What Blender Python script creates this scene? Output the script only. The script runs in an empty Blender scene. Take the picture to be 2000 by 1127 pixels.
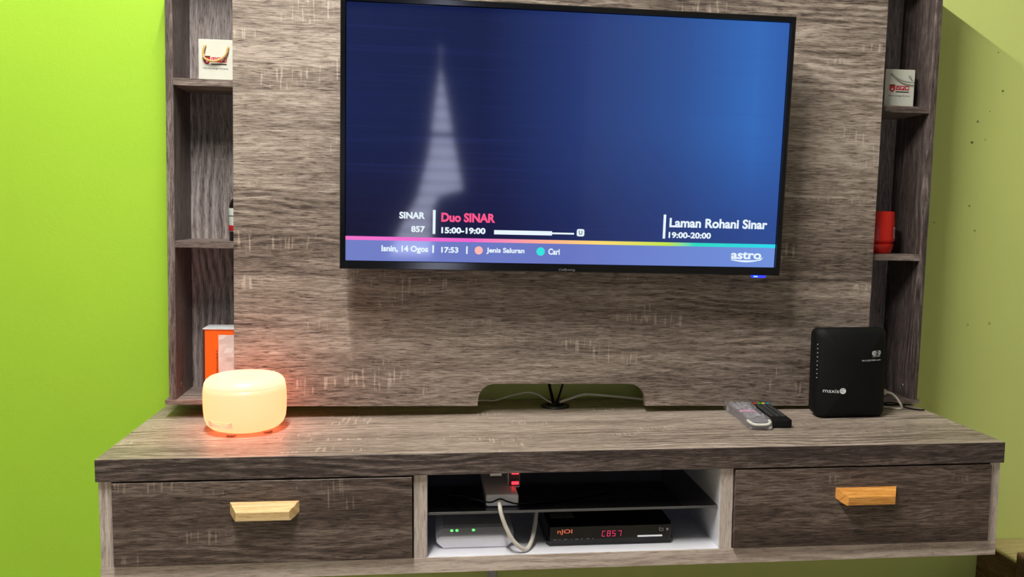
import bpy, bmesh, math, random
from mathutils import Matrix, Vector, Euler
S = bpy.context.scene
COL = S.collection
PI = math.pi

# ------------------------------------------------------------------ camera
cam_d = bpy.data.cameras.new('camera')
cam = bpy.data.objects.new('camera', cam_d)
COL.objects.link(cam)
cam_d.sensor_width = 36.0
cam_d.lens = 30.84
cam_d.clip_start = 0.01
RT = Vector((0.99378, -0.10882, 0.02366))
DN = Vector((0.01370, -0.09141, -0.99572))
FW = Vector((0.11052, 0.98985, -0.08935))
m3 = Matrix((RT, -DN, -FW)).transposed()
cam.matrix_world = Matrix.Translation((0.5875, -1.6579, 0.467)) @ m3.to_4x4()
S.camera = cam

# ------------------------------------------------------------------ world, exposure
w = bpy.data.worlds.new('world')
S.world = w
w.use_nodes = True
w.node_tree.nodes['Background'].inputs[0].default_value = (0.75, 0.85, 1.0, 1)
w.node_tree.nodes['Background'].inputs[1].default_value = 0.6
S.view_settings.view_transform = 'Standard'
S.view_settings.look = 'None'
S.view_settings.gamma = 1.0
S.view_settings.use_curve_mapping = False
S.view_settings.exposure = 0.04
TUBE_L = 560.0          # radiance of the ceiling tube
WINDOW_L = 9.0          # radiance of the window behind the camera

# ------------------------------------------------------------------ node helpers
def srgb(r, g, b):
    f = lambda c: ((c / 255 + 0.055) / 1.055) ** 2.4 if c > 10.3 else c / 255 / 12.92
    return (f(r), f(g), f(b), 1.0)

class NT:
    def __init__(s, name):
        s.m = bpy.data.materials.new(name)
        s.m.use_nodes = True
        s.t = s.m.node_tree
        s.p = s.t.nodes['Principled BSDF']
    def n(s, kind, **kw):
        nd = s.t.nodes.new(kind)
        for k, v in kw.items():
            setattr(nd, k, v)
        return nd
    def link(s, a, b):
        s.t.links.new(a, b)
    def put(s, sock, v):
        if hasattr(v, 'is_output') or isinstance(v, bpy.types.NodeSocket):
            s.link(v, sock)
        else:
            sock.default_value = v
    def math(s, op, a, b=0.0, c=0.0, clamp=False):
        nd = s.n('ShaderNodeMath', operation=op, use_clamp=clamp)
        s.put(nd.inputs[0], a); s.put(nd.inputs[1], b)
        if len(nd.inputs) > 2: s.put(nd.inputs[2], c)
        return nd.outputs[0]
    def comb(s, x, y, z):
        nd = s.n('ShaderNodeCombineXYZ')
        s.put(nd.inputs[0], x); s.put(nd.inputs[1], y); s.put(nd.inputs[2], z)
        return nd.outputs[0]
    def noise(s, vec, scale=1.0, detail=2.0, rough=0.5):
        nd = s.n('ShaderNodeTexNoise')
        s.link(vec, nd.inputs['Vector'])
        nd.inputs['Scale'].default_value = scale
        nd.inputs['Detail'].default_value = detail
        nd.inputs['Roughness'].default_value = rough
        return nd.outputs['Fac']
    def ramp(s, fac, stops, interp='LINEAR'):
        nd = s.n('ShaderNodeValToRGB')
        cr = nd.color_ramp
        cr.interpolation = interp
        while len(cr.elements) < len(stops): cr.elements.new(0.5)
        for e, (p, c) in zip(cr.elements, stops):
            e.position = p
            e.color = c if len(c) == 4 else (*c, 1)
        s.link(fac, nd.inputs[0])
        return nd.outputs[0]
    def smooth(s, v, lo, hi):
        nd = s.n('ShaderNodeMapRange', interpolation_type='SMOOTHSTEP')
        s.put(nd.inputs['Value'], v)
        nd.inputs['From Min'].default_value = lo
        nd.inputs['From Max'].default_value = hi
        return nd.outputs[0]
    def bump(s, h, strength=0.2, dist=0.001):
        nd = s.n('ShaderNodeBump')
        s.link(h, nd.inputs['Height'])
        nd.inputs['Strength'].default_value = strength
        nd.inputs['Distance'].default_value = dist
        s.link(nd.outputs[0], s.p.inputs['Normal'])
    def mix(s, fac, a, b):
        nd = s.n('ShaderNodeMix', data_type='RGBA')
        s.put(nd.inputs[0], fac)
        s.put(nd.inputs[6], a); s.put(nd.inputs[7], b)
        return nd.outputs[2]
    def xyz(s):
        tc = s.n('ShaderNodeTexCoord')
        sp = s.n('ShaderNodeSeparateXYZ')
        s.link(tc.outputs['Object'], sp.inputs[0])
        return sp.outputs[0], sp.outputs[1], sp.outputs[2], tc.outputs['Object']

def plain(name, col, rough=0.5, metal=0.0, spec=0.5, emit=None, es=1.0, wear=0.06, coat=0.0):
    k = NT(name)
    _, _, _, o = k.xyz()
    n = k.noise(o, 35.0, 3.0)
    f = k.math('MULTIPLY_ADD', n, wear * 2, 1 - wear)
    vm = k.n('ShaderNodeVectorMath', operation='SCALE')
    vm.inputs[0].default_value = col[:3]
    k.link(f, vm.inputs['Scale'])
    k.link(vm.outputs[0], k.p.inputs['Base Color'])
    k.p.inputs['Roughness'].default_value = rough
    k.p.inputs['Metallic'].default_value = metal
    k.p.inputs['Specular IOR Level'].default_value = spec
    k.p.inputs['Coat Weight'].default_value = coat
    if emit:
        k.p.inputs['Emission Color'].default_value = (*emit[:3], 1)
        k.p.inputs['Emission Strength'].default_value = es
    return k.m

def wood(name, grain, dark, mid, light, seed=0.0, plank=0.2, saw=1.0, cath=1.0, rough=0.42, contrast=1.0):
    """laminate with a printed sawn-oak grain running along x or z"""
    k = NT(name)
    x, y, z, o = k.xyz()
    if grain == 'x':
        u = x; v = k.math('ADD', z, k.math('MULTIPLY', y, 1.0))
    elif grain == 'z':
        u = z; v = k.math('ADD', x, k.math('MULTIPLY', y, 1.0))
    else:
        u = y; v = k.math('ADD', x, z)
    u = k.math('ADD', u, seed * 3.7)
    v = k.math('ADD', v, seed * 1.31)
    # printed planks, each with its own tone and its own shift along the grain
    vw = k.math('MULTIPLY', v, 1.0 / plank)
    fl = k.math('FLOOR', vw)
    wn = k.n('ShaderNodeTexWhiteNoise', noise_dimensions='1D')
    k.link(fl, wn.inputs['W'])
    ptone = k.math('SUBTRACT', wn.outputs['Value'], 0.5)
    u2 = k.math('MULTIPLY_ADD', wn.outputs['Value'], 9.0, u)
    V = lambda a, b, c=0.0: k.comb(k.math('MULTIPLY', u2, a), k.math('MULTIPLY', v, b), c)
    wob = k.math('MULTIPLY', k.math('SUBTRACT', k.noise(V(5.5, 24, 2.2), 1.0, 2.0), 0.5), 0.016)
    v = k.math('ADD', v, wob)
    broad = k.noise(V(1.1, 14), 1.0, 3.0, 0.55)
    warp = k.noise(V(2.0, 5.0, 3.1), 1.0, 2.0)
    rings = k.math('SINE', k.math('MULTIPLY_ADD', warp, 44.0, k.math('MULTIPLY', v, 330.0)))
    cmask = k.smooth(k.noise(V(1.6, 10, 7.7), 1.0, 1.0), 0.50, 0.62)
    streak = k.noise(V(9, 105, 4.4), 1.0, 3.0, 0.6)
    fine = k.noise(V(28, 400, 1.7), 1.0, 4.0, 0.72)
    pores = k.noise(V(34, 380, 5.0), 1.0, 2.0, 0.6)
    sawl = k.smooth(k.noise(V(170, 13, 9.0), 1.0, 1.0), 0.56, 0.66)
    smask = k.smooth(k.noise(V(4.2, 13, 12.0), 1.0, 1.0), 0.585, 0.66)
    val = k.math('MULTIPLY_ADD', k.math('SUBTRACT', broad, 0.5), 0.85 * contrast, 0.5)
    val = k.math('MULTIPLY_ADD', ptone, 0.22 * contrast, val)
    val = k.math('MULTIPLY_ADD', k.math('SUBTRACT', streak, 0.5), 0.62 * contrast, val)
    val = k.math('MULTIPLY_ADD', k.math('SUBTRACT', fine, 0.5), 1.5 * contrast, val)
    val = k.math('MULTIPLY_ADD', k.math('MULTIPLY', rings, cmask), 0.15 * cath, val)
    val = k.math('MULTIPLY_ADD', k.smooth(pores, 0.54, 0.68), -0.34 * contrast, val)
    val = k.math('MULTIPLY_ADD', k.math('MULTIPLY', sawl, smask), 0.30 * saw, val, clamp=True)
    col = k.ramp(val, [(0.08, dark), (0.5, mid), (0.92, light)])
    k.link(col, k.p.inputs['Base Color'])
    k.p.inputs['Roughness'].default_value = rough
    k.p.inputs['Specular IOR Level'].default_value = 0.35
    k.bump(val, 0.35, 0.0006)
    return k.m

def paint(name, col, spots=()):
    k = NT(name)
    x, y, z, o = k.xyz()
    n = k.noise(o, 1.6, 3.0)
    c = k.mix(n, tuple(a * 0.93 for a in col[:3]) + (1,), tuple(min(1, a * 1.07) for a in col[:3]) + (1,))
    for (sx, sz, r, d) in [(p, q, t * .75, e) for p, q, t, e in spots]:                       # small dirt marks on the paint
        dx = k.math('SUBTRACT', x, sx); dz = k.math('SUBTRACT', z, sz)
        wob = k.noise(o, 160.0, 2.0)
        q = k.math('SQRT', k.math('ADD', k.math('MULTIPLY', dx, dx), k.math('MULTIPLY', dz, dz)))
        q = k.math('MULTIPLY', q, k.math('ADD', wob, 0.5))
        f = k.math('MULTIPLY', k.math('SUBTRACT', 1.0, k.smooth(q, r * 0.45, r)), d)
        c = k.mix(f, c, (0.10, 0.11, 0.03, 1))
    k.link(c, k.p.inputs['Base Color'])
    k.p.inputs['Roughness'].default_value = 0.55
    k.p.inputs['Specular IOR Level'].default_value = 0.25
    h = k.math('ADD', k.noise(o, 260.0, 3.0, 0.6), k.math('MULTIPLY', k.noise(o, 60.0, 2.0), 0.8))
    k.bump(h, 0.35, 0.0011)
    return k.m

def emis(name, col, s=1.0):
    k = NT(name)
    k.p.inputs['Base Color'].default_value = (0.02, 0.02, 0.02, 1)
    k.p.inputs['Emission Color'].default_value = (*col[:3], 1)
    k.p.inputs['Emission Strength'].default_value = s
    return k.m

# ------------------------------------------------------------------ mesh helpers
def obj(name, verts, faces, mat=None, parent=None, smooth=False):
    me = bpy.data.meshes.new(name)
    me.from_pydata([tuple(v) for v in verts], [], faces)
    bm = bmesh.new(); bm.from_mesh(me)
    bmesh.ops.recalc_face_normals(bm, faces=bm.faces)
    bm.to_mesh(me); bm.free()
    if smooth:
        for p in me.polygons: p.use_smooth = True
    o = bpy.data.objects.new(name, me)
    if mat: me.materials.append(mat)
    COL.objects.link(o)
    if parent: o.parent = parent
    return o

def bmobj(name, bm, mat=None, parent=None, smooth=False):
    bmesh.ops.recalc_face_normals(bm, faces=bm.faces)
    me = bpy.data.meshes.new(name)
    bm.to_mesh(me); bm.free()
    if smooth:
        for p in me.polygons: p.use_smooth = True
    o = bpy.data.objects.new(name, me)
    if mat: me.materials.append(mat)
    COL.objects.link(o)
    if parent: o.parent = parent
    return o

def box(name, x0, x1, y0, y1, z0, z1, mat, parent=None, bev=0.0008, seg=1):
    bm = bmesh.new()
    bmesh.ops.create_cube(bm, size=1.0)
    for v in bm.verts:
        v.co = Vector((x0 + (v.co.x + .5) * (x1 - x0), y0 + (v.co.y + .5) * (y1 - y0), z0 + (v.co.z + .5) * (z1 - z0)))
    if bev > 0:
        bmesh.ops.bevel(bm, geom=bm.edges[:], offset=bev, segments=seg, profile=0.5, affect='EDGES')
    return bmobj(name, bm, mat, parent, smooth=False)

def prism(name, pts, axis, a0, a1, mat, parent=None, bev=0.0, seg=1, smooth=False):
    """extrude a closed outline: axis y -> pts (x,z), z -> pts (x,y), x -> pts (y,z)"""
    def P(p, a):
        return {'y': (p[0], a, p[1]), 'z': (p[0], p[1], a), 'x': (a, p[0], p[1])}[axis]
    bm = bmesh.new()
    A = [bm.verts.new(P(p, a0)) for p in pts]
    B = [bm.verts.new(P(p, a1)) for p in pts]
    n = len(pts)
    fa = bm.faces.new(A); fb = bm.faces.new(B[::-1])
    for i in range(n):
        bm.faces.new((A[i], B[i], B[(i + 1) % n], A[(i + 1) % n]))
    if bev > 0:
        ed = list(fa.edges) + list(fb.edges)
        bmesh.ops.bevel(bm, geom=ed, offset=bev, segments=seg, profile=0.5, affect='EDGES')
    return bmobj(name, bm, mat, parent, smooth)

def rrect(x0, x1, z0, z1, r, n=5):
    out = []
    for cx, cz, a in ((x1 - r, z1 - r, 0), (x0 + r, z1 - r, 90), (x0 + r, z0 + r, 180), (x1 - r, z0 + r, 270)):
        for i in range(n + 1):
            t = math.radians(a + 90 * i / n)
            out.append((cx + r * math.cos(t), cz + r * math.sin(t)))
    return out

def circ(cx, cz, r, n=20):
    return [(cx + r * math.cos(2 * PI * i / n), cz + r * math.sin(2 * PI * i / n)) for i in range(n)]

def lathe(name, prof, mat, parent=None, n=40, c=(0, 0), smooth=True):
    V, F = [], []
    for r, z in prof:
        for i in range(n):
            t = 2 * PI * i / n
            V.append((c[0] + r * math.cos(t), c[1] + r * math.sin(t), z))
    for j in range(len(prof) - 1):
        for i in range(n):
            F.append((j * n + i, j * n + (i + 1) % n, (j + 1) * n + (i + 1) % n, (j + 1) * n + i))
    F.append(tuple(range(n))[::-1])
    F.append(tuple((len(prof) - 1) * n + i for i in range(n)))
    return obj(name, V, F, mat, parent, smooth)

def spline(pts, n=8):
    P = [Vector(p) for p in pts]
    P = [P[0] * 2 - P[1]] + P + [P[-1] * 2 - P[-2]]
    out = []
    for i in range(1, len(P) - 2):
        for j in range(n):
            t = j / n
            out.append(0.5 * (2 * P[i] + (P[i + 1] - P[i - 1]) * t + (2 * P[i - 1] - 5 * P[i] + 4 * P[i + 1] - P[i + 2]) * t * t
                              + (3 * P[i] - P[i - 1] - 3 * P[i + 1] + P[i + 2]) * t ** 3))
    out.append(P[-2])
    return out

def tube(name, pts, r, mat, parent=None, k=10, n=8, rfn=None):
    C = spline(pts, n)
    V, F = [], []
    up = Vector((0.13, 0.2, 0.97))
    for i, p in enumerate(C):
        t = (C[min(i + 1, len(C) - 1)] - C[max(i - 1, 0)]).normalized()
        a = t.cross(up)
        if a.length < 1e-4: a = t.cross(Vector((1, 0, 0)))
        a.normalize(); b = t.cross(a)
        up = -t.cross(a) if False else up
        rr = r if rfn is None else r * rfn(i / (len(C) - 1))
        for j in range(k):
            q = 2 * PI * j / k
            V.append(p + a * (rr * math.cos(q)) + b * (rr * math.sin(q)))
    for i in range(len(C) - 1):
        for j in range(k):
            F.append((i * k + j, i * k + (j + 1) % k, (i + 1) * k + (j + 1) % k, (i + 1) * k + j))
    F.append(tuple(range(k))[::-1]); F.append(tuple((len(C) - 1) * k + j for j in range(k)))
    return obj(name, V, F, mat, parent, True)

def loft(name, secs, mat, parent=None, smooth=False, bev=0.0, seg=2):
    n = len(secs[0])
    V = [p for s in secs for p in s]
    F = []
    for j in range(len(secs) - 1):
        for i in range(n):
            F.append((j * n + i, j * n + (i + 1) % n, (j + 1) * n + (i + 1) % n, (j + 1) * n + i))
    F.append(tuple(range(n))[::-1]); F.append(tuple((len(secs) - 1) * n + i for i in range(n)))
    o = obj(name, V, F, mat, parent, smooth)
    if bev:
        bm = bmesh.new(); bm.from_mesh(o.data)
        bmesh.ops.bevel(bm, geom=bm.edges[:], offset=bev, segments=seg, profile=0.5, affect='EDGES')
        bmesh.ops.recalc_face_normals(bm, faces=bm.faces)
        bm.to_mesh(o.data); bm.free()
    return o

def text(name, s, rect, fn, mat, parent, bold=0.0, shear=0.0):
    """flat print: lettering fitted to rect (x0,x1,z0,z1), fn maps (x,z) -> point"""
    cu = bpy.data.curves.new(name, 'FONT')
    cu.body = s
    cu.offset = bold
    cu.shear = shear
    cu.resolution_u = 4
    t = bpy.data.objects.new(name, cu)
    COL.objects.link(t)
    bpy.context.view_layer.update()
    me = bpy.data.meshes.new_from_object(t.evaluated_get(bpy.context.evaluated_depsgraph_get()))
    bpy.data.objects.remove(t); bpy.data.curves.remove(cu)
    xs = [v.co.x for v in me.vertices]; ys = [v.co.y for v in me.vertices]
    x0, x1, z0, z1 = rect
    for v in me.vertices:
        a = x0 + (v.co.x - min(xs)) / (max(xs) - min(xs)) * (x1 - x0)
        b = z0 + (v.co.y - min(ys)) / (max(ys) - min(ys)) * (z1 - z0)
        v.co = Vector(fn(a, b))
    me.materials.clear(); me.materials.append(mat)
    me.name = name
    o = bpy.data.objects.new(name, me)
    COL.objects.link(o)
    o.parent = parent
    return o

def flat(name, pts, fn, mat, parent):
    return obj(name, [fn(a, b) for a, b in pts], [tuple(range(len(pts)))], mat, parent)

def R4(x0, x1, z0, z1):
    return [(x0, z0), (x1, z0), (x1, z1), (x0, z1)]

def tag(o, label, cat, group=None):
    o['label'] = label; o['category'] = cat
    if group: o['group'] = group
    return o

def thing(name, label, cat, M=None, group=None):
    o = bpy.data.objects.new(name, None)
    o.empty_display_size = 0.05
    COL.objects.link(o)
    if M is not None: o.matrix_world = M
    return tag(o, label, cat, group)

def struct(o):
    o['kind'] = 'structure'
    return o

T = Matrix.Translation
# the console hangs very slightly out of true
CON = T((0.9, 0, 0)) @ Euler((0, -0.0163, -0.0129)).to_matrix().to_4x4() @ T((-0.9, 0, 0))
def on_con(x, y, z, rz=0.0):
    return CON @ T((x, y, z)) @ Matrix.Rotation(rz, 4, 'Z')

# ------------------------------------------------------------------ materials
M_LIME = paint('lime_paint', (0.41, 0.70, 0.050, 1))
SPOTS = [(2.065, .897, .0035, .7), (2.085, .801, .006, .85), (2.053, .748, .004, .5), (2.022, .721, .006, .8), (2.010, .668, .006, .9),
         (2.046, .676, .004, .45), (2.015, .505, .005, .6), (1.921, .460, .004, .7), (2.035, .441, .006, .5), (2.034, .194, .006, .3), (2.094, .198, .007, .4)]
M_OLIVE = paint('yellow_green_paint', (0.72, 0.82, 0.26, 1), SPOTS)
M_WHITEWALL = paint('off_white_paint', (0.30, 0.29, 0.27, 1))
WD, WM, WL = srgb(66, 56, 51), srgb(142, 128, 117), srgb(200, 186, 174)
M_PANEL = wood('oak_panel', 'x', WD, WM, WL, 0.0, 0.2)
M_TOP = wood('oak_top', 'x', srgb(94, 82, 74), srgb(166, 151, 138), srgb(212, 200, 188), 2.0, 0.13, 0.9)
M_EDGE = wood('oak_dark_edge', 'x', srgb(36, 29, 28), srgb(76, 65, 61), srgb(138, 124, 117), 5.0, 0.5, 0.0)
M_DRAW = wood('oak_dark_front', 'x', srgb(38, 30, 28), srgb(86, 72, 65), srgb(142, 126, 117), 7.0, 0.3, 1.1)
M_SIDE = wood('oak_upright', 'z', srgb(44, 37, 36), srgb(92, 81, 78), srgb(150, 138, 134), 3.0, 0.4, 0.25)
M_BACK = wood('oak_backing', 'z', srgb(66, 59, 59), srgb(138, 128, 126), srgb(190, 181, 178), 4.0, 0.4, 0.3)
M_SHELF = wood('oak_shelf', 'x', srgb(58, 50, 47), srgb(116, 103, 97), srgb(168, 155, 147), 6.0, 0.5, 0.0)
M_PALEX = wood('pale_oak_rail', 'x', srgb(166, 148, 138), srgb(218, 202, 192), srgb(236, 224, 216), 8.0, 0.5, 0.2, contrast=0.8)
M_PALEZ = wood('pale_oak_post', 'z', srgb(166, 150, 142), srgb(220, 206, 198), srgb(238, 228, 222), 9.0, 0.5, 0.2, contrast=0.8)
M_PINE = wood('pale_pine', 'x', srgb(196, 152, 92), srgb(226, 192, 136), srgb(240, 214, 164), 10.0, 0.5, 0.0)
M_TEAK = wood('orange_pine', 'x', srgb(180, 112, 44), srgb(226, 158, 78), srgb(242, 184, 106), 11.0, 0.5, 0.0)
M_BROWN = wood('dark_brown_wood', 'y', srgb(60, 42, 26), srgb(104, 78, 50), srgb(136, 108, 74), 12.0, 0.5, 0.0)
M_TAN = wood('tan_wood', 'x', srgb(156, 140, 96), srgb(184, 168, 120), srgb(202, 188, 140), 13.0, 0.5, 0.0)
M_WHITE = plain('white_laminate', srgb(238, 238, 248), 0.35)
M_BLACK = plain('black_plastic', (0.012, 0.012, 0.013), 0.42)
M_MATTE = plain('matte_black_plastic', (0.006, 0.0062, 0.0066), 0.6, spec=0.12)
M_GLOSSB = plain('gloss_black', (0.006, 0.006, 0.007), 0.12, spec=0.4)
M_GLASSB = plain('black_tinted_glass', (0.004, 0.004, 0.005), 0.06, spec=0.35)
M_WPLAS = plain('white_plastic', srgb(240, 238, 246), 0.2, spec=0.6)
M_WCABLE = plain('white_cable', srgb(222, 216, 206), 0.4)
M_CERAM = plain('cream_ceramic', srgb(216, 218, 206), 0.35)
M_GREY = plain('grey_plastic', srgb(150, 148, 152), 0.5)
M_METAL = plain('dull_metal', (0.55, 0.53, 0.5), 0.35, metal=1.0)
M_ROPE = plain('gold_rope', srgb(212, 172, 104), 0.5, wear=0.3)
M_ROPE2 = plain('silver_rope', srgb(170, 170, 160), 0.4, wear=0.3)
M_RED = plain('red_print', srgb(190, 32, 40), 0.5)
M_INK = plain('black_print', (0.015, 0.015, 0.015), 0.5)
M_WINK = plain('white_print', srgb(235, 238, 240), 0.5)
M_REDPL = plain('red_plastic', srgb(214, 34, 22), 0.3)
M_ORANGE = plain('orange_card', srgb(250, 104, 10), 0.5)
M_CARDW = plain('white_card', srgb(214, 218, 222), 0.4)
M_PAPER = plain('crumpled_white_paper', srgb(222, 212, 208), 0.6, wear=0.15)
M_BOTTLE = plain('dark_bottle', (0.012, 0.009, 0.008), 0.2)

# ------------------------------------------------------------------ the room
FLOOR, CEIL, WALLY = -0.56, 2.05, 0.485
struct(box('wall_back', 0.35, 3.2, WALLY, WALLY + 0.1, FLOOR, CEIL, M_OLIVE, bev=0))
struct(box('wall_back_left', -1.9, 0.35, WALLY, WALLY + 0.1, FLOOR, CEIL, M_LIME, bev=0))
struct(box('wall_left', -2.0, -1.9, -3.7, WALLY, FLOOR, CEIL, M_WHITEWALL, bev=0))
struct(box('wall_right', 3.2, 3.3, -3.7, WALLY, FLOOR, CEIL, M_WHITEWALL, bev=0))
M_FLOOR = wood('floor_boards', 'y', srgb(150, 138, 122), srgb(178, 168, 154), srgb(196, 188, 176), 20.0, 0.12, 0.0)
struct(box('floor', -2.0, 3.3, -3.8, WALLY + 0.1, FLOOR - 0.05, FLOOR, M_FLOOR, bev=0))
struct(box('ceiling', -2.0, 3.3, -3.8, WALLY + 0.1, CEIL, CEIL + 0.05, plain('ceiling_white', (0.33, 0.32, 0.33), 0.8), bev=0))
# the wall behind the photographer, with a window opening
wf = bpy.data.objects.new('wall_front', None); COL.objects.link(wf); struct(wf)
WX0, WX1, WZ0, WZ1 = 0.2, 1.3, -0.2, 1.25
for a in ((-1.9, WX0, FLOOR, CEIL), (WX1, 3.2, FLOOR, CEIL), (WX0, WX1, FLOOR, WZ0), (WX0, WX1, WZ1, CEIL)):
    box('wall_section', a[0], a[1], -3.8, -3.7, a[2], a[3], M_WHITEWALL, wf, bev=0)
wi = bpy.data.objects.new('window_1', None); COL.objects.link(wi); struct(wi)
box('pane', WX0, WX1, -3.76, -3.75, WZ0, WZ1, emis('daylight_pane', (0.72, 0.76, 1.0), WINDOW_L), wi, bev=0)
for (a, b, c, d) in ((WX0, WX0 + .04, WZ0, WZ1), (WX1 - .04, WX1, WZ0, WZ1), (WX0, WX1, WZ0, WZ0 + .04), (WX0, WX1, WZ1 - .04, WZ1), (WX0, WX1, .625, .66)):
    box('window_frame', a, b, -3.75, -3.72, c, d, M_GREY, wi, bev=0.002)
bl = thing('window_blind', 'narrow grey slat blind hanging in the window behind the viewer', 'blind')
for i in range(17):
    z = WZ0 + 0.05 + i * 0.080
    box('slat', WX0 + .01, WX1 - .01, -3.715, -3.705, z, z + 0.010, M_GREY, bl, bev=0)
M_CURT = plain('navy_curtain', (0.02, 0.022, 0.035), 0.9, spec=0.1)
def curtain(edge, x_out, label):
    V, F = [], []
    nz, nx = 90, 26
    for j in range(nz + 1):
        z = -0.5 + j * (1.55 + 0.5) / nz
        xe = edge(z)
        for i in range(nx + 1):
            t = i / nx
            V.append((x_out + (xe - x_out) * t, -3.62 + 0.022 * math.sin(t * 34 + z * 0.6), z))
    for j in range(nz):
        for i in range(nx):
            a = j * (nx + 1) + i
            F.append((a, a + 1, a + nx + 2, a + nx + 1))
    o = obj('curtain', V, F, M_CURT, None, True)
    sm = o.modifiers.new('thick', 'SOLIDIFY'); sm.thickness = 0.004
    tag(o, label, 'curtain')
def interp(z, tab):
    if z <= tab[0][0]: return tab[0][1]
    for (a, xa), (b, xb) in zip(tab, tab[1:]):
        if z <= b: return xa + (xb - xa) * (z - a) / (b - a)
    return tab[-1][1]
curtain(lambda z: interp(z, [(-.5, .30), (.03, .486), (.24, .60), (.52, .668), (1.06, .726), (1.6, .726)]), -0.15, 'dark curtain drawn over the left of the window behind the viewer')
curtain(lambda z: interp(z, [(-.5, .690), (.10, .692), (.18, .702), (.23, .722), (.265, .765), (.275, .80), (.28, .893), (.53, .840), (1.06, .736), (1.6, .736)]), 1.65, 'dark curtain drawn over the right of the window behind the viewer, foot bulged as a stand-in head shape')  # foot bulge added, standing in for a head mirrored in the screen
# ceiling tube, out of frame, that lights the room
lt = thing('tube_lamp', 'long white ceiling tube lamp above the left of the console', 'lamp', T((0.27, -0.75, CEIL)))
box('lamp_body', -.03, .03, -.66, .66, -.035, 0, M_WPLAS, lt, bev=.004)
M_TUBE = emis('tube_glow', (1.0, 0.965, 0.89), TUBE_L)
tube('lamp_tube', [(0, -.60, -.058), (0, 0, -.058), (0, .60, -.058)], .014, M_TUBE, lt, k=12, n=2)
for s in (-1, 1):
    box('lamp_socket', -.015, .015, s * .62 - .018, s * .62 + .018, -.075, -.03, M_WPLAS, lt, bev=.003)

# ------------------------------------------------------------------ floating console
con = thing('tv_console', 'long floating wood-grain console with two drawers and an open middle bay', 'console', CON)
TH, ZB, ZB2, DEP = 0.0426, -0.2112, -0.2425, 0.468
def board(name, x0, x1, y0, y1, z0, z1, mat, front=None, parent=con):
    o = box(name, x0, x1, y0, y1, z0, z1, mat, parent, bev=0.0007)
    if front:                                            # edge-banded in its own decor at the front and sides
        o.data.materials.append(front)
        for p in o.data.polygons:
            if p.normal.y < -0.5 or abs(p.normal.x) > 0.5: p.material_index = 1
    return o
board('top_board', 0, 1.8, 0, DEP, -TH, 0, M_TOP, M_EDGE)
board('bottom_board', .0004, 1.7991, .010, DEP, ZB2, ZB, M_PALEX)
board('side_board', .0018, .0262, .010, DEP, ZB, -TH, M_PALEZ)
board('side_board', 1.7772, 1.7985, .010, DEP, ZB, -TH, M_PALEZ)
board('divider', .5899, .6157, .010, DEP, ZB, -TH, M_PALEZ)
board('divider', 1.2039, 1.2296, .010, DEP, ZB, -TH, M_PALEZ)
board('white_lining', .6157, .6165, .013, .44, ZB, -TH, M_WHITE)
board('white_lining', 1.2031, 1.2039, .013, .44, ZB, -TH, M_WHITE)
board('white_lining', .6165, 1.2031, .011, .44, ZB, ZB + .0008, M_WHITE)
board('bay_back', .6165, 1.2031, .44, .445, ZB, -TH, M_WHITE)
g = box('glass_shelf', .6172, 1.2026, .022, .30, -.1300, -.1245, M_GLASSB, con, bev=.0006)
g['label'] = 'black glass shelf'
for x in (.622, 1.198):
    for y in (.06, .26):
        box('shelf_pin', x - .005, x + .005, y - .004, y + .004, -.135, -.130, M_METAL, con, bev=.0005)
box('metal_bracket', .742, .766, .06, .066, -.066, -TH, M_METAL, con, bev=.0005)
def drawer(x0, x1, hx, hmat, lab):
    d = box('drawer', x0, x1, .000, .017, -.2080, -.0462, M_DRAW, con, bev=.0009)
    box('drawer_box', x0 + .02, x1 - .02, .017, .40, -.200, -.06, M_WHITE, d, bev=0)
    # moulded wooden pull: cove on top, mitred ends
    prof = [(.0, -.0868), (-.006, -.0885), (-.0105, -.0925), (-.015, -.0938), (-.0245, -.0985), (-.0255, -.100), (-.0250, -.1155), (-.022, -.1170), (-.010, -.1130), (.0, -.1080)]
    w0, w1 = .0645, .0490
    secs = []
    for s in (-1, 1):
        secs.append([(hx + s * (w0 + (w1 - w0) * min(1.0, -y / .0255)), y, z) for y, z in prof])
    h = loft('handle', secs, hmat, d)
    h['label'] = lab
drawer(.0285, .5872, .3085, M_PINE, 'pale wooden pull with mitred ends')
drawer(1.2312, 1.7742, 1.5045, M_TEAK, 'orange-toned wooden pull with mitred ends')
box('shelf_edge_glint', .6172, 1.2026, .0213, .0222, -.1298, -.1247, plain('glass_edge_glint', (.10, .10, .10), .3), con, bev=.0003)  # grey strip painted as the glint along the front of the glass shelf
# cable grommet in the worktop behind the panel
gr = lathe('grommet', [(.034, 0.0002), (.034, .0035), (.030, .005), (.022, .005), (.022, .0002)], M_BLACK, con, 28, (.921, .385))
gr['label'] = 'black cable grommet'

# ------------------------------------------------------------------ wall unit: back panel between two shelf columns
UT = 1.062
un = thing('tv_wall_unit', 'tall wood-grain wall unit with broad back panel and narrow shelves at both sides', 'wall unit', T((0.93, 0.40, 0.0187)))
UO = Vector((0.93, 0.40, 0.0187))
def ub(name, x0, x1, y0, y1, z0, z1, mat, bev=.0007):
    return box(name, x0 - UO.x, x1 - UO.x, y0 - UO.y, y1 - UO.y, z0 - UO.z, z1 - UO.z, mat, un, bev)
YP, YS, YB = .3077, .3257, .4669
out = [(.1945, .0189), (.7345, .0189), (.7350, .034)]
cut = []
for i in range(9):
    t = PI - (PI / 2) * i / 8
    cut.append((.7720 + .037 * math.cos(t), .034 + .0370 * math.sin(t)))
for i in range(9):
    t = PI / 2 - (PI / 2) * i / 8
    cut.append((1.0850 + .040 * math.cos(t), .034 + .0370 * math.sin(t)))
out += cut[1:] + [(1.1258, .0189), (1.6637, .0189), (1.6637, UT), (.1945, UT)]
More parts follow.
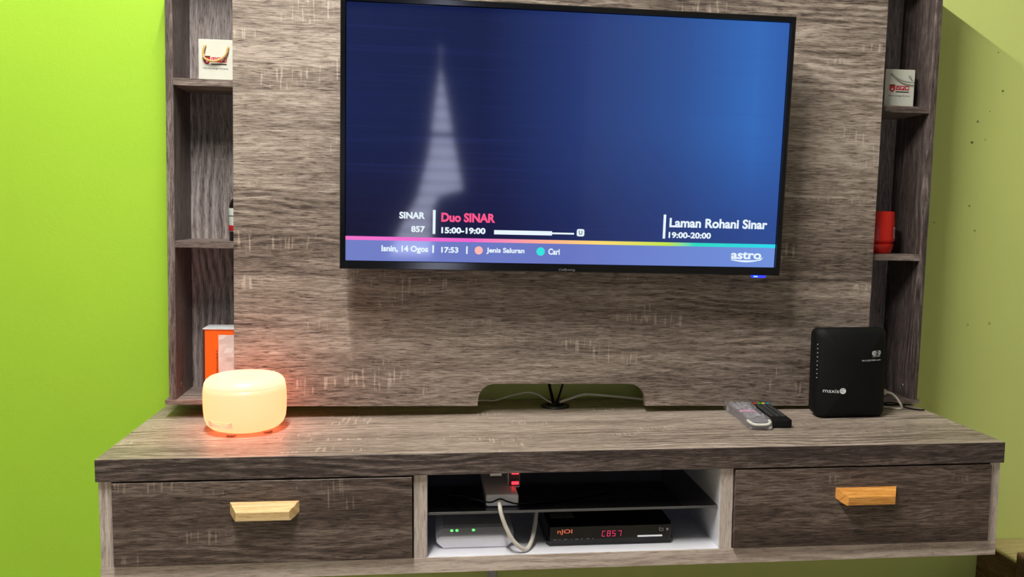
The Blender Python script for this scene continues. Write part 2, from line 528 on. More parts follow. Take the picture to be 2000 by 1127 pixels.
bp = prism('back_panel', [(a - UO.x, b - UO.z) for a, b in out], 'y', YP - UO.y, YS - UO.y, M_PANEL, un, bev=.0006)
SZ = {'a': (.7165, .7321), 'b': (.3674, .3826)}
def column(xo, xi, xin0, xin1, bx0, bx1):
    """outer side, hidden inner side, shelves, bottom, top and backing of one shelf column"""
    ub('side_panel', min(xo, xi), max(xo, xi), YS, .476, .0305, UT - .016, M_SIDE)
    ub('inner_panel', xin0, xin1, YS, .476, .0305, UT - .016, M_SIDE)
    lo, hi = min(xi, xin0, xin1, key=lambda v: v), 0
    a, b = (xi, xin0) if xi < xin0 else (xin1, xi)
    ub('shelf', a, b, YS, YB, *SZ['a'], M_SHELF)
    ub('shelf', a, b, YS, YB, *SZ['b'], M_SHELF)
    ub('bottom_board', bx0, bx1, YS, .476, .0187, .0305, M_SHELF)
    ub('top_board', bx0, bx1, YS, .476, UT - .016, UT, M_SHELF)
    ub('backing', a, b, YB, YB + .008, .0305, UT - .016, M_BACK)
column(.0507, .0668, .262, .278, .0421, .282)
column(1.8078, 1.7916, 1.580, 1.596, 1.576, 1.8150)
for xx, s in ((.0668, 1), (1.7916, -1)):
    c = lathe('cam_lock', [(.0055, 0), (.0055, .0012), (.004, .0016), (.003, .0004)], M_METAL, un, 16)
    c.matrix_local = T((xx - UO.x, .366 - UO.y, .0565 - UO.z)) @ Matrix.Rotation(s * PI / 2, 4, 'Y')
    box('screw_slot', -.0008, .0008, -.0038, .0038, .0010, .0019, M_INK, c, bev=0)

# ------------------------------------------------------------------ television
TW, THH = .94, .52875
tvM = T((.9121, .2068, .6169)) @ Matrix.Rotation(.038, 4, 'X')
tv = thing('television', 'large flat television with a lit blue programme screen on the back panel', 'television', tvM)
x0, x1, z0, z1 = -TW / 2 - .0115, TW / 2 + .0115, -THH / 2 - .0175, THH / 2 + .0125
bm = bmesh.new()
def ringv(xa, xb, za, zb, y): return [bm.verts.new(p) for p in ((xa, y, za), (xb, y, za), (xb, y, zb), (xa, y, zb))]
A = ringv(x0, x1, z0, z1, .026); B = ringv(x0, x1, z0, z1, -.006); Cc = ringv(x0 + .002, x1 - .002, z0 + .002, z1 - .002, -.008)
D = ringv(-TW / 2 - .001, TW / 2 + .001, -THH / 2 - .001, THH / 2 + .001, -.007); E = ringv(-TW / 2 - .001, TW / 2 + .001, -THH / 2 - .001, THH / 2 + .001, .004)
for P, Q in ((A, B), (B, Cc), (Cc, D), (D, E)):
    for i in range(4):
        bm.faces.new((P[i], P[(i + 1) % 4], Q[(i + 1) % 4], Q[i]))
bm.faces.new(A)
bz = bmobj('bezel', bm, M_GLOSSB, tv)
box('rear_housing', -.34, .34, .026, .058, -.215, .13, M_BLACK, tv, bev=.012, seg=2)
box('mount_plate', -.12, .12, .058, .066, -.10, .10, M_METAL, tv, bev=.001)
box('mount_arm', -.05, .05, .066, .0925, -.06, .06, M_METAL, tv, bev=.001)
# screen picture
k = NT('screen_picture')
sx, sy, sz, so = k.xyz()
U_ = k.math('MULTIPLY_ADD', sx, 1 / TW, .5)
V_ = k.math('MULTIPLY_ADD', sz, 1 / THH, .5)
cu = k.ramp(U_, [(0.0, srgb(22, 34, 78)), (.30, srgb(20, 30, 72)), (.52, srgb(38, 58, 118)), (.75, srgb(44, 82, 152)), (.93, srgb(52, 108, 190)), (1.0, srgb(48, 96, 176))])
cl = k.ramp(U_, [(0.0, srgb(22, 22, 50)), (.35, srgb(24, 26, 66)), (.7, srgb(38, 56, 116)), (1.0, srgb(46, 78, 152))])
soft = k.noise(so, 3.0, 2.0)
vv = k.math('MULTIPLY_ADD', k.math('SUBTRACT', soft, .5), .25, V_)
cc = k.mix(k.smooth(vv, .10, .62), cl, cu)
ln = k.noise(k.comb(k.math('MULTIPLY', sx, 1.5), 0.0, k.math('MULTIPLY', sz, 130)), 1.0, 2.0)
cc = k.mix(k.math('MULTIPLY', k.smooth(ln, .5, .75), .10), cc, srgb(60, 70, 150))
strip = k.math('LESS_THAN', sz, -.2165)
cs = k.ramp(U_, [(0, srgb(118, 132, 205)), (.5, srgb(108, 122, 200)), (1, srgb(116, 150, 228))])
cc = k.mix(strip, cc, cs)
k.p.inputs['Base Color'].default_value = (0.004, 0.004, 0.006, 1)
k.p.inputs['Roughness'].default_value = 0.06
k.p.inputs['Specular IOR Level'].default_value = 0.5
k.link(cc, k.p.inputs['Emission Color'])
k.p.inputs['Emission Strength'].default_value = 0.9
M_SCREEN = k.m
scr = flat('screen', R4(-TW / 2, TW / 2, -THH / 2, THH / 2), lambda a, b: (a, 0, b), M_SCREEN, tv)
k = NT('rainbow_line')
sx, sy, sz, so = k.xyz()
U_ = k.math('MULTIPLY_ADD', sx, 1 / TW, .5)
k.link(k.ramp(U_, [(0, srgb(240, 110, 200)), (.28, srgb(236, 96, 200)), (.45, srgb(250, 170, 140)), (.58, srgb(250, 214, 110)), (.74, srgb(190, 225, 70)), (.80, srgb(40, 215, 190)), (1, srgb(40, 215, 235))]), k.p.inputs['Emission Color'])
k.p.inputs['Emission Strength'].default_value = 1.0
k.p.inputs['Base Color'].default_value = (0, 0, 0, 1)
M_RAIN = k.m
E_W = emis('caption_white', srgb(226, 240, 248), 1.0)
E_PINK = emis('caption_pink', srgb(244, 70, 130), 1.0)
E_DARK = emis('caption_dark', srgb(40, 46, 96), 0.8)
E_SAL = emis('caption_salmon', srgb(250, 176, 172), 1.0)
E_CY = emis('caption_cyan', srgb(20, 222, 216), 1.0)
f1 = lambda a, b: (a, -.0006, b)
f2 = lambda a, b: (a, -.0010, b)
flat('colour_line', R4(-TW / 2, TW / 2, -.2208, -.2128), f1, M_RAIN, scr)
for nm, rect in (('caption_bar', (-.2880, -.2822, -.2050, -.1542)), ('progress_bar', (-.1571, -.0318, -.2032, -.1940)), ('progress_bar', (-.0318, .0163, -.2003, -.1966)),
                 ('caption_bar', (.2128, .2185, -.2048, -.1525)), ('caption_bar', (-.2880, -.2845, -.2454, -.2291)), ('caption_bar', (-.2160, -.2128, -.2463, -.2300))):
    flat(nm, R4(*rect), f1, E_W, scr)
for s, r, mt, bd in (('SINAR', (-.3584, -.3045, -.1740, -.1595), E_W, .015), ('857', (-.3333, -.3040, -.2022, -.1888), E_W, .015), ('Duo SINAR', (-.2701, -.1553, -.1790, -.1592), E_PINK, .022),
                     ('15:00-19:00', (-.2696, -.1755, -.2036, -.1900), E_W, .022), ('Laman Rohani Sinar', (.2267, .4487, -.1800, -.1592), E_W, .012), ('19:00-20:00', (.2259, .3215, -.2036, -.1900), E_W, .015),
                     ('Isnin, 14 Ogos', (-.3951, -.2969, -.2478, -.2308), E_W, .015), ('17:53', (-.2689, -.2326, -.2448, -.2322), E_W, .015), ('Jenis Saluran', (-.1726, -.0904, -.2458, -.2318), E_W, .012),
                     ('Cari', (-.0385, -.0134, -.2448, -.2312), E_W, .012), ('astro', (.3698, .4393, -.2470, -.2300), E_W, .008)):
    text('caption_text', s, r, f1, mt, scr, bd + .022)
flat('rating_badge', rrect(.0222, .0388, -.2038, -.1880, .004), f1, E_W, scr)
text('caption_text', 'U', (.0268, .0342, -.2004, -.1914), f2, E_DARK, scr, .02)
flat('menu_dot', circ(-.1890, -.2382, .0088), f1, E_SAL, scr)
flat('menu_dot', circ(-.0553, -.2382, .0092), f1, E_CY, scr)
sw = [(.3698 + .0680 * t, -.2492 - .0045 * math.sin(PI * t)) for t in [i / 10 for i in range(11)]] + [(.4440, -.2420)] + [(.3698 + .0700 * t, -.2478 - .0015 * math.sin(PI * t)) for t in [i / 10 for i in range(10, -1, -1)]]
flat('logo_swoosh', sw, f1, E_W, scr)
text('maker_name', 'Coflywing', (-.0158, .0205, -.2795, -.2735), lambda a, b: (a, -.0083, b), plain('grey_print', (.25, .26, .26), .5), bz, 0, .2)
# power light under the right of the frame
led = loft('power_light', [[(.4190 + .030 * t, -.004 + .006 * math.cos(q), z0 - .0025 + .003 * math.sin(q)) for q in [2 * PI * i / 10 for i in range(10)]] for t in (0, .4, .8, 1)], emis('blue_led', (0.02, 0.03, 1.0), 1.6), tv)
led['label'] = 'glowing blue power light'
flat('led_core', [(.4205, z0 - .0035), (.430, z0 - .0035), (.430, z0 - .0005), (.4205, z0 - .0005)], lambda a, b: (a, -.0108, b), emis('led_core_glow', (.2, .55, 1.0), 1.5), led)

# ------------------------------------------------------------------ cables behind the panel
def con_tube(name, pts, r, mat, label, parent=None, rz=0):
    P0 = Vector(pts[0])
    root = tube(name, [tuple(Vector(p) - P0) for p in pts], r, mat)
    root.matrix_world = on_con(*P0)
    return tag(root, label, 'cable')
con_tube('thin_cable', [(.60, .41, .004), (.70, .405, .006), (.7425, .40, .0145), (.7781, .40, .0135), (.8148, .40, .0245), (.8567, .40, .0320), (.8791, .40, .0272), (.8981, .395, .0160), (.9121, .388, .0085)],
         .0020, M_WCABLE, 'thin white cable arching from the left into the grommet behind the panel cutout')
con_tube('thick_cable', [(.932, .388, .0095), (.9605, .395, .0170), (.9916, .40, .0250), (1.0231, .40, .0240), (1.0739, .40, .0190), (1.148, .40, .0110), (1.23, .405, .006), (1.36, .41, .005)],
         .0032, M_WCABLE, 'thick white cable running right from the grommet behind the panel cutout')
con_tube('power_cable', [(.895, .36, .22), (.903, .40, .12), (.9101, .41, .050), (.9150, .40, .024), (.917, .387, .0105)], .0036, M_MATTE, 'black power cable dropping into the grommet, left of the pair')
con_tube('signal_cable', [(.975, .36, .22), (.958, .40, .12), (.9428, .41, .050), (.9345, .405, .024), (.926, .396, .0085)], .0024, M_MATTE, 'thin black cable dropping aslant into the grommet, right of the pair')

# ------------------------------------------------------------------ glowing diffuser lamp
lm = thing('aroma_lamp', 'round glowing warm-white diffuser lamp on the left of the console', 'lamp', on_con(.2325, .213, .0006))
k = NT('glowing_shell')
_, _, gz, go = k.xyz()
k.p.inputs['Base Color'].default_value = (.25, .22, .2, 1)
k.p.inputs['Roughness'].default_value = .35
k.p.inputs['Emission Color'].default_value = (1.0, .200, .082, 1)
k.p.inputs['Emission Strength'].default_value = 3.1
M_GLOW = k.m
k2 = NT('glowing_lid')
k2.p.inputs['Base Color'].default_value = (.25, .24, .22, 1)
k2.p.inputs['Roughness'].default_value = .35
k2.p.inputs['Emission Color'].default_value = (1.0, .270, .150, 1)
k2.p.inputs['Emission Strength'].default_value = 3.0
R_ = .0855
lathe('lamp_shell', [(.050, .005), (.060, .0055), (.070, .009), (.078, .0165), (.0830, .028), (.0850, .045), (R_, .066), (.0850, .086), (.0835, .096)], M_GLOW, lm, 64)
lid = lathe('lid', [(.0835, .0962), (.0822, .1030), (.0785, .1095), (.0720, .1145), (.0640, .1170), (.0560, .1165), (.040, .1145), (.015, .1135)], k2.m, lm, 64)
lathe('mist_hole', [(.0045, .1170), (.0042, .1185), (.002, .1186)], plain('lid_knob', srgb(250, 225, 170), .4, emit=(1, .6, .3), es=.8), lid, 16, (.052, .030))
for a in (-110, -25, 70, 165):
    t = math.radians(a)
    lathe('foot', [(.009, 0), (.010, .002), (.0095, .0065)], plain('foot_rubber', srgb(240, 190, 150), .6), lm, 16, (.055 * math.cos(t), .055 * math.sin(t)))
st = []
for i in range(9):
    t = math.radians(-138 + i * 5.2)
    st.append((t, .0275)); 
sv = [(.0836 * math.cos(t), .0836 * math.sin(t), .0215 + .0 * t) for t, _ in st] + [(.0850 * math.cos(t), .0850 * math.sin(t), .033) for t, _ in reversed(st)]
obj('rating_sticker', sv, [tuple(range(len(sv)))], plain('sticker', srgb(222, 190, 160), .5, emit=(1, .5, .3), es=.45), lm)

# ------------------------------------------------------------------ black router on the worktop
rt = thing('modem_router', 'upright black modem router with curved front on the right of the console', 'router', on_con(1.583, .220, .0005, .03))
RW, RH = .0850, .2060
def ry(x, z):                       # bulging front
    return -.012 + .026 * (x / RW) ** 2 + .010 * max(0, (z - .15) / .056) ** 2
OUTL = rrect(-RW, RW, .001, RH, .016, 6)
secs = []
def inset(s, cx=0, cz=.105): return [((a - cx) * s + cx, (b - cz) * s + cz) for a, b in OUTL]
F_, V2 = [], []
levels = [0, .25, .5, .7, .84, .93, .98, 1.0]
n_ = len(OUTL)
for L in levels[1:]:
    for a, b in inset(L): V2.append((a, ry(a, b) + (0.006 * max(0, L - .93) / .07), b))
V2.append((0, ry(0, .105), .105)); ctr = len(V2) - 1
for i in range(n_): F_.append((ctr, i, (i + 1) % n_))
for j in range(len(levels) - 2):
    for i in range(n_): F_.append((j * n_ + i, (j + 1) * n_ + i, (j + 1) * n_ + (i + 1) % n_, j * n_ + (i + 1) % n_))
b0 = len(V2)
for a, b in inset(.97): V2.append((a, .052, b))
lastf = (len(levels) - 2) * n_
for i in range(n_): F_.append((lastf + i, b0 + i, b0 + (i + 1) % n_, lastf + (i + 1) % n_))
F_.append(tuple(b0 + i for i in range(n_)))
ro = obj('casing', V2, F_, M_MATTE, rt, True)
prism('stand_base', [(-.060, .010), (.060, .010), (.066, .030), (.060, .060), (-.060, .060), (-.066, .030)], 'z', 0, .010, M_MATTE, rt, bev=.001)
rf = lambda a, b: (a, ry(a, b) - .0004, b)
rf2 = lambda a, b: (a, ry(a, b) - .0008, b)
text('maker_name', 'maxis', (-.0720, -.0400, .0605, .0690), rf, M_WINK, ro, .0)
flat('logo_disc', circ(-.0318, .0655, .0068, 18), rf, M_WINK, ro)
for rr, a0, a1 in ((.0048, 30, 200), (.0028, 150, 330)):
    arc = [(-.0318 + r * math.cos(math.radians(t)), .0655 + r * math.sin(math.radians(t))) for r, ts in ((rr, [a0 + (a1 - a0) * i / 8 for i in range(9)]), (rr - .0008, [a1 - (a1 - a0) * i / 8 for i in range(9)])) for t in ts]
    flat('logo_curl', arc, rf2, M_INK, ro)
flat('wireless_badge', rrect(.0345, .0610, .1455, .1560, .005), rf, M_WINK, ro)
flat('badge_block', R4(.0455, .0535, .1460, .1555), rf2, M_INK, ro)
f3_ = lambda a, b: (a, ry(a, b) - .0011, b)
text('badge_text', 'Wi', (.0375, .0445, .1485, .1530), f3_, M_INK, ro)
text('badge_text', 'Fi', (.0470, .0520, .1485, .1530), f3_, M_WINK, ro)
text('badge_text', 'n', (.0550, .0590, .1485, .1530), f3_, M_INK, ro)
text('badge_text', 'CERTIFIED', (.0365, .0590, .1418, .1446), rf, M_WINK, ro, .01)
text('small_print', 'Wi-Fi CERTIFIED Leader', (.0085, .0620, .1330, .1366), rf, M_WINK, ro, .01)
for i in range(9):
    zz = .093 + i * .0095
    lathe('indicator', [(.0016, 0), (.0014, .0006)], M_GREY, ro, 8).matrix_local = T((-.0842, ry(-.0842, zz) + .0005, zz)) @ Matrix.Rotation(math.radians(72), 4, 'X') @ Matrix.Rotation(-.75, 4, 'Y')
# network cable at its right
lc = thing('network_cable', 'short white network cable plugged into the side of the black router', 'cable', on_con(1.680, .285, .048))
box('plug', -.004, .014, -.006, .006, -.0065, .0055, plain('clear_plug', srgb(214, 200, 170), .25), lc, bev=.001)
tube('cord', [(.012, 0, -.001), (.026, 0, -.004), (.040, .0, -.014), (.052, .0, -.030), (.058, .004, -.041), (.050, .012, -.0445), (.030, .03, -.0445), (-.02, .06, -.0445)], .0026, M_WCABLE, lc)
con_tube('loose_black_cable', [(1.69, .315, .004), (1.72, .322, .012), (1.745, .318, .010), (1.758, .300, .004), (1.775, .285, .0028), (1.80 - .01, .28, .0028)], .0018, M_MATTE, 'thin black cable lying beside the router under the right shelf')

# ------------------------------------------------------------------ remote controls
def remote(name, label, M, outline, h, mat):
    r = thing(name, label, 'remote', M)
    b = prism('body', outline, 'z', .0015, h, mat, r, bev=.003, seg=2)
    return r
# black one
LB, WB = .205, .0455
rb = remote('remote_control', 'slim black remote control with coloured keys, right of the wrapped one', on_con(1.3835, .143, 0, -.085),
            rrect(-WB / 2, WB / 2, 0, LB, .007, 4), .019, M_MATTE)
bm = bmesh.new()
def key(bm, x, y, wx, wy, z0, z1):
    r = bmesh.ops.create_cube(bm, size=1.0)
    for v in r['verts']: v.co = Vector((x + v.co.x * wx * (1 if v.co.z < 0 else .85), y + v.co.y * wy * (1 if v.co.z < 0 else .85), z0 + (v.co.z + .5) * (z1 - z0)))
for j in range(11):
    if j == 9: continue
    for i in range(3):
        key(bm, (i - 1) * .0125, .036 + j * .0135, .0085, .0068, .0185, .0212)
kp = bmobj('keypad', bm, plain('dark_rubber_keys', (.05, .052, .056), .5), rb); kp['kind'] = 'stuff'
for i, c in enumerate(((230, 60, 40), (60, 170, 60), (220, 200, 50), (50, 140, 200))):
    bm = bmesh.new(); key(bm, (i - 1.5) * .0098, .036 + 9 * .0135, .0075, .0070, .0185, .0216)
    bmobj('colour_key', bm, plain('key_colour', srgb(*c), .5), rb)
lathe('power_key', [(.004, .0185), (.0038, .0212)], M_RED, rb, 12, (.012, .192))
# wrapped grey one
def waist(s, y0=0, y1=.215, wob=1):
    L, Rr = [], []
    for i in range(13):
        t = i / 12
        hw = s * (.0265 - .0045 * math.sin(PI * min(1, t / .75)) + .002 * t)
        if i in (0, 12): hw -= .004
        L.append((-hw, y0 + (y1 - y0) * t)); Rr.append((hw, y0 + (y1 - y0) * t))
    return L + Rr[::-1]
rg = remote('remote_control', 'grey remote control wrapped in a clear plastic sleeve', on_con(1.330, .126, 0, -.075), waist(.92, .007, .212), .0185, plain('grey_remote', srgb(112, 106, 116), .4))
bm = bmesh.new()
for j in range(10):
    if j in (3, 4): continue
    for i in range(3): key(bm, (i - 1) * .0125, .055 + j * .0145, .0085, .0070, .018, .0205)
kp = bmobj('keypad', bm, plain('pale_rubber_keys', srgb(150, 146, 156), .5), rg); kp['kind'] = 'stuff'
bm = bmesh.new(); key(bm, 0, .103, .036, .011, .018, .0208); bmobj('pink_key_band', bm, plain('pink_keys', srgb(214, 150, 190), .5), rg)
k = NT('clear_sleeve')
k.p.inputs['Base Color'].default_value = (.9, .9, .9, 1); k.p.inputs['Roughness'].default_value = .22
_, _, _, o_ = k.xyz()
al = k.math('MULTIPLY_ADD', k.smooth(k.noise(o_, 90.0, 3.0), .5, .72), .45, .12)
k.link(al, k.p.inputs['Alpha'])
k.bump(k.noise(o_, 120.0, 2.0), .6, .002)
prism('plastic_sleeve', waist(1.06, .002, .217), 'z', .0005, .0228, k.m, rg, bev=.004, seg=2)
tube('sleeve_fold', [(-.023, .022, .017), (-.021, .008, .016), (-.012, .0035, .0125), (.012, .0035, .0125), (.021, .008, .016), (.023, .022, .017)], .0032, plain('folded_clear_plastic', srgb(224, 224, 214), .2), rg)

# ------------------------------------------------------------------ things in the middle bay
ex = thing('power_strip', 'white multi-socket power block with red lit switches on the black glass shelf', 'power strip', on_con(.766, .045, -.1240))
prism('body', rrect(-.033, .033, 0, .0245, .005, 4), 'y', 0, .19, M_WPLAS, ex, bev=.003, seg=2)
prism('tower', rrect(.016, .041, .020, .066, .003, 3), 'y', .055, .19, M_WPLAS, ex, bev=.001)
E_RED = emis('red_switch_glow', (1.0, .03, .05), 2.4)
M_DKRED = plain('dark_red_face', srgb(90, 16, 20), .4)
box('switch_face', .0180, .0400, .0530, .0552, .0245, .065, M_DKRED, ex, bev=.0004)
for zz in (.0275, .0490):
    box('red_switch', .0235, .0385, .0515, .0535, zz, zz + .0065, E_RED, ex, bev=.0008)
    box('socket', .021, .036, .0522, .0535, zz + .0085, zz + .0115, M_INK, ex, bev=0)
con_tube('looped_cable', [(.7600, .0440, -.1135), (.7588, .032, -.1115), (.7590, .017, -.1160), (.7615, .012, -.1290), (.7700, .012, -.1530), (.7830, .012, -.1790), (.7985, .014, -.1965), (.8130, .022, -.2050), (.8260, .045, -.1960), (.8370, .075, -.172), (.8420, .10, -.150), (.842, .13, -.136)],
         .0042, M_WCABLE, 'white cord looping down from the power block in front of the glass shelf')
con_tube('black_wire', [(.660, .10, -.118), (.683, .07, -.1085), (.7084, .042, -.1070), (.731, .037, -.1110), (.7444, .036, -.1115), (.7598, .0255, -.1020), (.7752, .036, -.1110), (.798, .038, -.1170), (.8478, .06, -.1220), (.9209, .085, -.1222), (1.0, .12, -.1225)],
         .0017, M_MATTE, 'thin black wire lying across the front of the white power block')
# white router
wr = thing('white_router', 'flat glossy white router with green lights in the left of the middle bay', 'router', on_con(.7125, .05, ZB + .0008))
def octo(hw, z0, z1, y, c=.5):
    ch = (z1 - z0) * c
    return [(-hw + ch * 1.1, y, z0), (hw - ch * 1.1, y, z0), (hw, y, z0 + ch), (hw, y, z1 - ch * .55), (hw - ch * .8, y, z1), (-hw + ch * .8, y, z1), (-hw, y, z1 - ch * .55), (-hw, y, z0 + ch)]
loft('body', [octo(.074, 0.001, .0195, 0), octo(.078, 0.001, .0235, .003), octo(.0795, .0005, .0345, .022), octo(.0795, .0005, .0368, .034), octo(.079, .0005, .0375, .165), octo(.075, .002, .034, .170)], M_WPLAS, wr, bev=.0012)
E_GRN = emis('green_led', (.10, 1.0, .12), 2.2)
for x in (-.047, -.0365, 0.0 - .003):
    lathe('green_light', [(.0034, 0), (.0030, .0006)], E_GRN, wr, 12).matrix_local = T((x, .0165, .0308)) @ Matrix.Rotation(math.radians(32), 4, 'X')
for x in (.030, .050):
    lathe('unlit_light', [(.0026, 0), (.0022, .0005)], M_WINK, wr, 12).matrix_local = T((x, .0165, .0308)) @ Matrix.Rotation(math.radians(32), 4, 'X')
# decoder
dc = thing('set_top_box', 'flat black decoder box with red channel display in the middle bay', 'decoder', on_con(.9885, .046, ZB + .0008))
loft('body', [[(-.1255, 0, .001), (.1255, 0, .001), (.1265, 0, .010), (.1245, 0, .0125), (.1245, 0, .0400), (-.1245, 0, .0400), (-.1245, 0, .0125), (-.1265, 0, .010)],
              [(-.131, .012, .001), (.131, .012, .001), (.133, .012, .010), (.130, .012, .0125), (.128, .012, .0425), (-.128, .012, .0425), (-.130, .012, .0125), (-.133, .012, .010)],
              [(-.131, .19, .001), (.131, .19, .001), (.133, .19, .010), (.130, .19, .0125), (.128, .19, .0425), (-.128, .19, .0425), (-.130, .19, .0125), (-.133, .19, .010)]], M_GLOSSB, dc, bev=.0006, seg=1)
dfn = lambda a, b: (a, -.0006, b)
dX, dZ = .9885, ZB + .0008
text('maker_name', 'nJOI', (.8784 - dX, .9091 - dX, .0238, .0350), dfn, plain('orange_print', srgb(226, 110, 78), .5, emit=srgb(226, 110, 78), es=.35), dc, .015)
E_SEG = emis('red_segments', (1.0, .03, .16), 1.6)
SEG = {'C': 'afed', '8': 'abcdefg', '5': 'afgcd', '7': 'abc'}
def seg7(ch, x, z, wd, hh):
    bm = bmesh.new(); t = wd * .2
    S_ = {'a': (0, hh - t, wd, hh), 'g': (0, hh / 2 - t / 2, wd, hh / 2 + t / 2), 'd': (0, 0, wd, t), 'f': (0, hh / 2, t, hh), 'e': (0, 0, t, hh / 2), 'b': (wd - t, hh / 2, wd, hh), 'c': (wd - t, 0, wd, hh / 2)}
    for s in SEG[ch]:
        a, b, c, d = S_[s]; gq = .0004
        bm.faces.new([bm.verts.new((x + px + pz * .10, -.0006, z + pz)) for px, pz in ((a + gq, b + gq), (c - gq, b + gq), (c - gq, d - gq), (a + gq, d - gq))])
    bmobj('display_digit', bm, E_SEG, dc)
for i, ch in enumerate('C857'):
    seg7(ch, .9695 - dX + i * .0106 + (.0012 if ch == '7' else 0), .0178, .0072, .0122)
flat('card_slot', rrect(1.0435 - dX, 1.0960 - dX, .0150, .0186, .0016), dfn, plain('slot_white', srgb(225, 228, 232), .4, emit=(1, 1, 1), es=.25), dc)
for i, x in enumerate((.8735, .8835, .895, .9075, .9185, .929, .941, .9515)):
    flat('button_mark', R4(x - dX - (.0030 if i % 2 == 0 else .0012), x - dX + (.0030 if i % 2 == 0 else .0012), .0138, .0147), dfn, M_GREY, dc)
for a in ((1.0890, 1.0902, .0265, .0350), (1.0890, 1.0975, .0265, .0276), (1.0963, 1.0975, .0265, .0325), (1.0905, 1.0975, .0315, .0325)):
    flat('disc_symbol', R4(a[0] - dX, a[1] - dX, a[2], a[3]), dfn, M_GREY, dc)
flat('round_symbol', circ(1.1060 - dX, .0298, .0028, 14), dfn, M_GREY, dc)
box('top_label', -.118, -.068, .045, .075, .0425, .0430, plain('dull_sticker', srgb(110, 110, 96), .5), dc, bev=0)

# ------------------------------------------------------------------ things on the side shelves
def bag(loc, rz, label, rope_mat, kind):
    b = thing('ceramic_bag_mug', label, 'ornament', T(loc) @ Matrix.Rotation(rz, 4, 'Z'), 'small white bag-shaped ornaments')
    W, H, D = .0745, .0905, .046
    bm = bmesh.new()
    def lv(s, z, d=1.0): return [bm.verts.new(p) for p in ((-W / 2 * s, -D / 2 * s * d, z), (W / 2 * s, -D / 2 * s * d, z), (W / 2 * s, D / 2 * s * d, z), (-W / 2 * s, D / 2 * s * d, z))]
    r0 = lv(.985, 0); r1 = lv(.985, H * .5); r2 = lv(.99, H); r3 = lv(.93, H, .94); r4 = lv(.92, .006, .94)
    for P, Q in ((r0, r1), (r1, r2), (r2, r3), (r3, r4)):
        for i in range(4): bm.faces.new((P[i], P[(i + 1) % 4], Q[(i + 1) % 4], Q[i]))
    bm.faces.new(r0); bm.faces.new(r4)
    bmesh.ops.bevel(bm, geom=[e for e in bm.edges], offset=.0009, segments=1, affect='EDGES')
    bo = bmobj('bag_body', bm, M_CERAM, b)
    yf = -D / 2 * .992 - .0003
    ff = lambda a, c: (a, yf, c); ffb = lambda a, c: (a, yf - .0004, c)
    if kind == 'u':
        rp = [(-.0215, yf + .004, .0765), (-.0225, yf - .004, .0735), (-.0255, yf - .005, .061), (-.0225, yf - .006, .0485), (-.006, yf - .0065, .0425), (.012, yf - .006, .0475), (.0235, yf - .005, .060), (.0265, yf - .004, .0715), (.0265, yf + .004, .0745)]
    else:
        rp = [(-.0225, yf + .004, .0785), (-.0215, yf - .004, .0775), (-.0125, yf - .006, .070), (.004, yf - .007, .0625), (.022, yf - .007, .0600), (.0300, yf - .008, .0615), (.0270, yf - .006, .0680), (.0215, yf - .004, .0745), (.0225, yf + .004, .0765)]
    tube('rope_handle', rp, .0024 if kind == 'u' else .0020, rope_mat, b, rfn=lambda t: 1 + .12 * math.sin(t * 150), n=16)
    sh = [(-.0255, .0545), (-.0115, .0545), (-.0115, .0430), (-.0145, .0385), (-.0185, .0360), (-.0225, .0385), (-.0255, .0430)]
    flat('crest', sh, ff, M_RED, bo)
    flat('crest_band', R4(-.0245, -.0125, .0520, .0540), ffb, M_INK, bo)
    flat('crest_mark', [(-.0185, .0395), (-.0150, .0465), (-.0185, .0445), (-.0220, .0465)], ffb, M_WINK, bo)
    for i, ch in enumerate('UPM'):
        xx = -.0095 + i * .0112
        flat('letter_tile', R4(xx, xx + .0104, .0415, .0520), ff, M_RED, bo)
        text('letter', ch, (xx + .0022, xx + .0082, .0435, .0500), ffb, M_WINK, bo, .02)
    flat('ink_bar', R4(-.0095, .0233, .0362, .0386), ff, M_INK, bo)
    text('motto', 'With Knowledge We Serve', (-.0275, .0265, .0255, .0300), ff, M_INK, bo)
    return b
bag((.1480, .3840, .7321), 0.0, 'white bag-shaped ornament with gold rope handle on the left shelf', M_ROPE, 'u')
bag((1.7345, .3840, .7321), -.03, 'white bag-shaped ornament with silver rope handle on the right shelf', M_ROPE2, 's')
# dark bottle
bt = thing('medicine_bottle', 'dark bottle with a white and red label half hidden by the panel', 'bottle', T((.200, .388, .3826)))
lathe('glass_body', [(.029, 0), (.0305, .003), (.0305, .080), (.026, .092), (.014, .100), (.0135, .106)], M_BOTTLE, bt, 32)
lathe('cap', [(.0165, .104), (.0165, .122), (.0155, .1235)], M_BLACK, bt, 24)
lathe('label', [(.0309, .021), (.0311, .022), (.0311, .0725), (.0309, .073)], plain('bottle_label', srgb(214, 222, 214), .5), bt, 32)
lathe('label_band', [(.0312, .0225), (.0314, .023), (.0314, .0345), (.0312, .035)], M_RED, bt, 32)
lathe('label_lines', [(.0312, .0545), (.0313, .0547), (.0313, .0568), (.0312, .057)], plain('label_grey', srgb(70, 96, 90), .5), bt, 32)
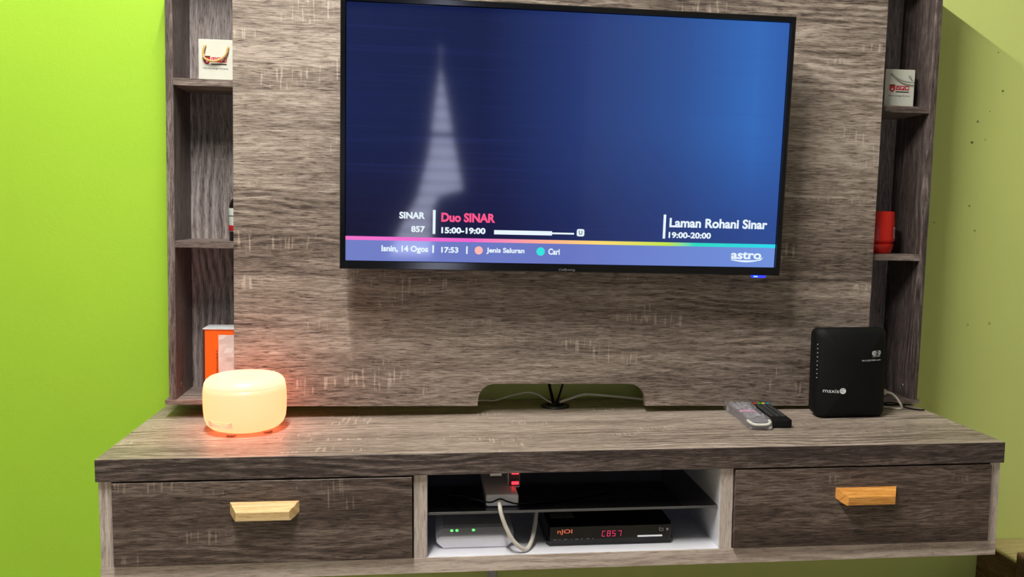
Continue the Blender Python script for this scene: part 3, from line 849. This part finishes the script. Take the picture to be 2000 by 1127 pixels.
# red jar upside down
rj = thing('red_jar', 'glossy red plastic jar standing on its lid on the right shelf', 'jar', T((1.7085, .385, .3826)))
lathe('lid', [(.036, 0), (.0375, .002), (.0420, .021), (.0425, .023)], M_REDPL, rj, 40)
lathe('jar_body', [(.0400, .023), (.0400, .029), (.0440, .0305), (.0440, .033), (.0430, .060), (.0420, .082), (.0415, .0835), (.0412, .097), (.0395, .1015), (.034, .1025)], M_REDPL, rj, 40)
sv = []
for z, r in ((.0365, .0441), (.0640, .0434)):
    sv += [(r * math.cos(math.radians(a)), r * math.sin(math.radians(a)), z) for a in ((-52, -44, -36, -28, -20) if z < .05 else (-20, -28, -36, -44, -52))]
sk = obj('barcode_sticker', sv, [tuple(range(len(sv)))], M_WINK, rj)
for i in range(6):
    z = .0405 + i * .0036
    bar = [(.0445 * math.cos(math.radians(a)), .0445 * math.sin(math.radians(a)), z + dz) for dz, aa in ((0, (-46, -36, -26)), (.0018 + .0006 * (i % 3), (-26, -36, -46))) for a in aa]
    obj('barcode_line', bar, [tuple(range(6))], plain('barcode_ink', (.05, .05, .10), .5), sk)
# orange box
ob = thing('orange_box', 'orange cardboard box with silver top and torn white paper behind the lamp', 'box', T((.1900, .392, .0305)))
bx = box('carton', -.0725, .066, -.030, .032, 0, .152, M_ORANGE, ob, bev=.0008)
box('top_flap', -.0745, .067, -.032, .033, .1520, .1550, M_CARDW, ob, bev=.0005)
box('edge_strip', -.0742, -.0700, -.0312, -.0300, 0, .1520, plain('dark_edge', (.05, .015, .01), .5), ob, bev=0)
random.seed(4)
pv, pf = [], []
for j in range(13):
    for i in range(5):
        pv.append((-.0395 + i * .0092 + random.uniform(-.0008, .0008), -.0312 - random.uniform(0, .0022), .018 + j * .0102))
for j in range(12):
    for i in range(4):
        a = j * 5 + i; pf.append((a, a + 1, a + 6, a + 5))
pp = obj('torn_paper', pv, pf, M_PAPER, ob)
sm = pp.modifiers.new('thick', 'SOLIDIFY'); sm.thickness = .0004
text('side_print', 'Unbeatable', (.048, .105, .0415, .0462), lambda a, b: (-b, -.0306, .152 - a), M_INK, bx)

# ------------------------------------------------------------------ cable trunking below the console, and the low wooden step at the right
tk = thing('cable_trunking', 'narrow grey cable trunking on the wall under the console', 'trunking', T((.7925, .485, FLOOR)))
box('channel', -.0117, .0117, -.012, -.001, 0, .30, plain('trunking_grey', srgb(200, 196, 200), .5), tk, bev=.001)
box('cover_strip', -.0095, .0095, -.0135, -.012, 0, .30, plain('trunking_cover', srgb(206, 202, 206), .45), tk, bev=.0005)
ls = thing('low_cabinet', 'low dark brown wooden cabinet corner standing at the right below the console', 'cabinet', T((2.1055, .485, FLOOR)))
hh = -.387 - FLOOR
box('side', 0, .018, -.152, -.002, 0, hh - .004, M_BROWN, ls, bev=.001)
box('front', .018, .55, -.152, -.134, 0, hh - .004, M_BROWN, ls, bev=.001)
box('top', -.002, .55, -.155, -.002, hh - .004, hh, M_TAN, ls, bev=.001)
sb = thing('dark_crate', 'dark brown wooden crate edge in front of the low cabinet at far right', 'crate', T((2.096, .285, FLOOR)))
for i in range(3):
    box('slat', 0, .40, 0, .015, .01 + i * .066, .07 + i * .066, M_BROWN, sb, bev=.002)
box('post', 0, .02, .015, .035, 0, .203, M_BROWN, sb, bev=.002)
box('post', .38, .40, .015, .035, 0, .203, M_BROWN, sb, bev=.002)
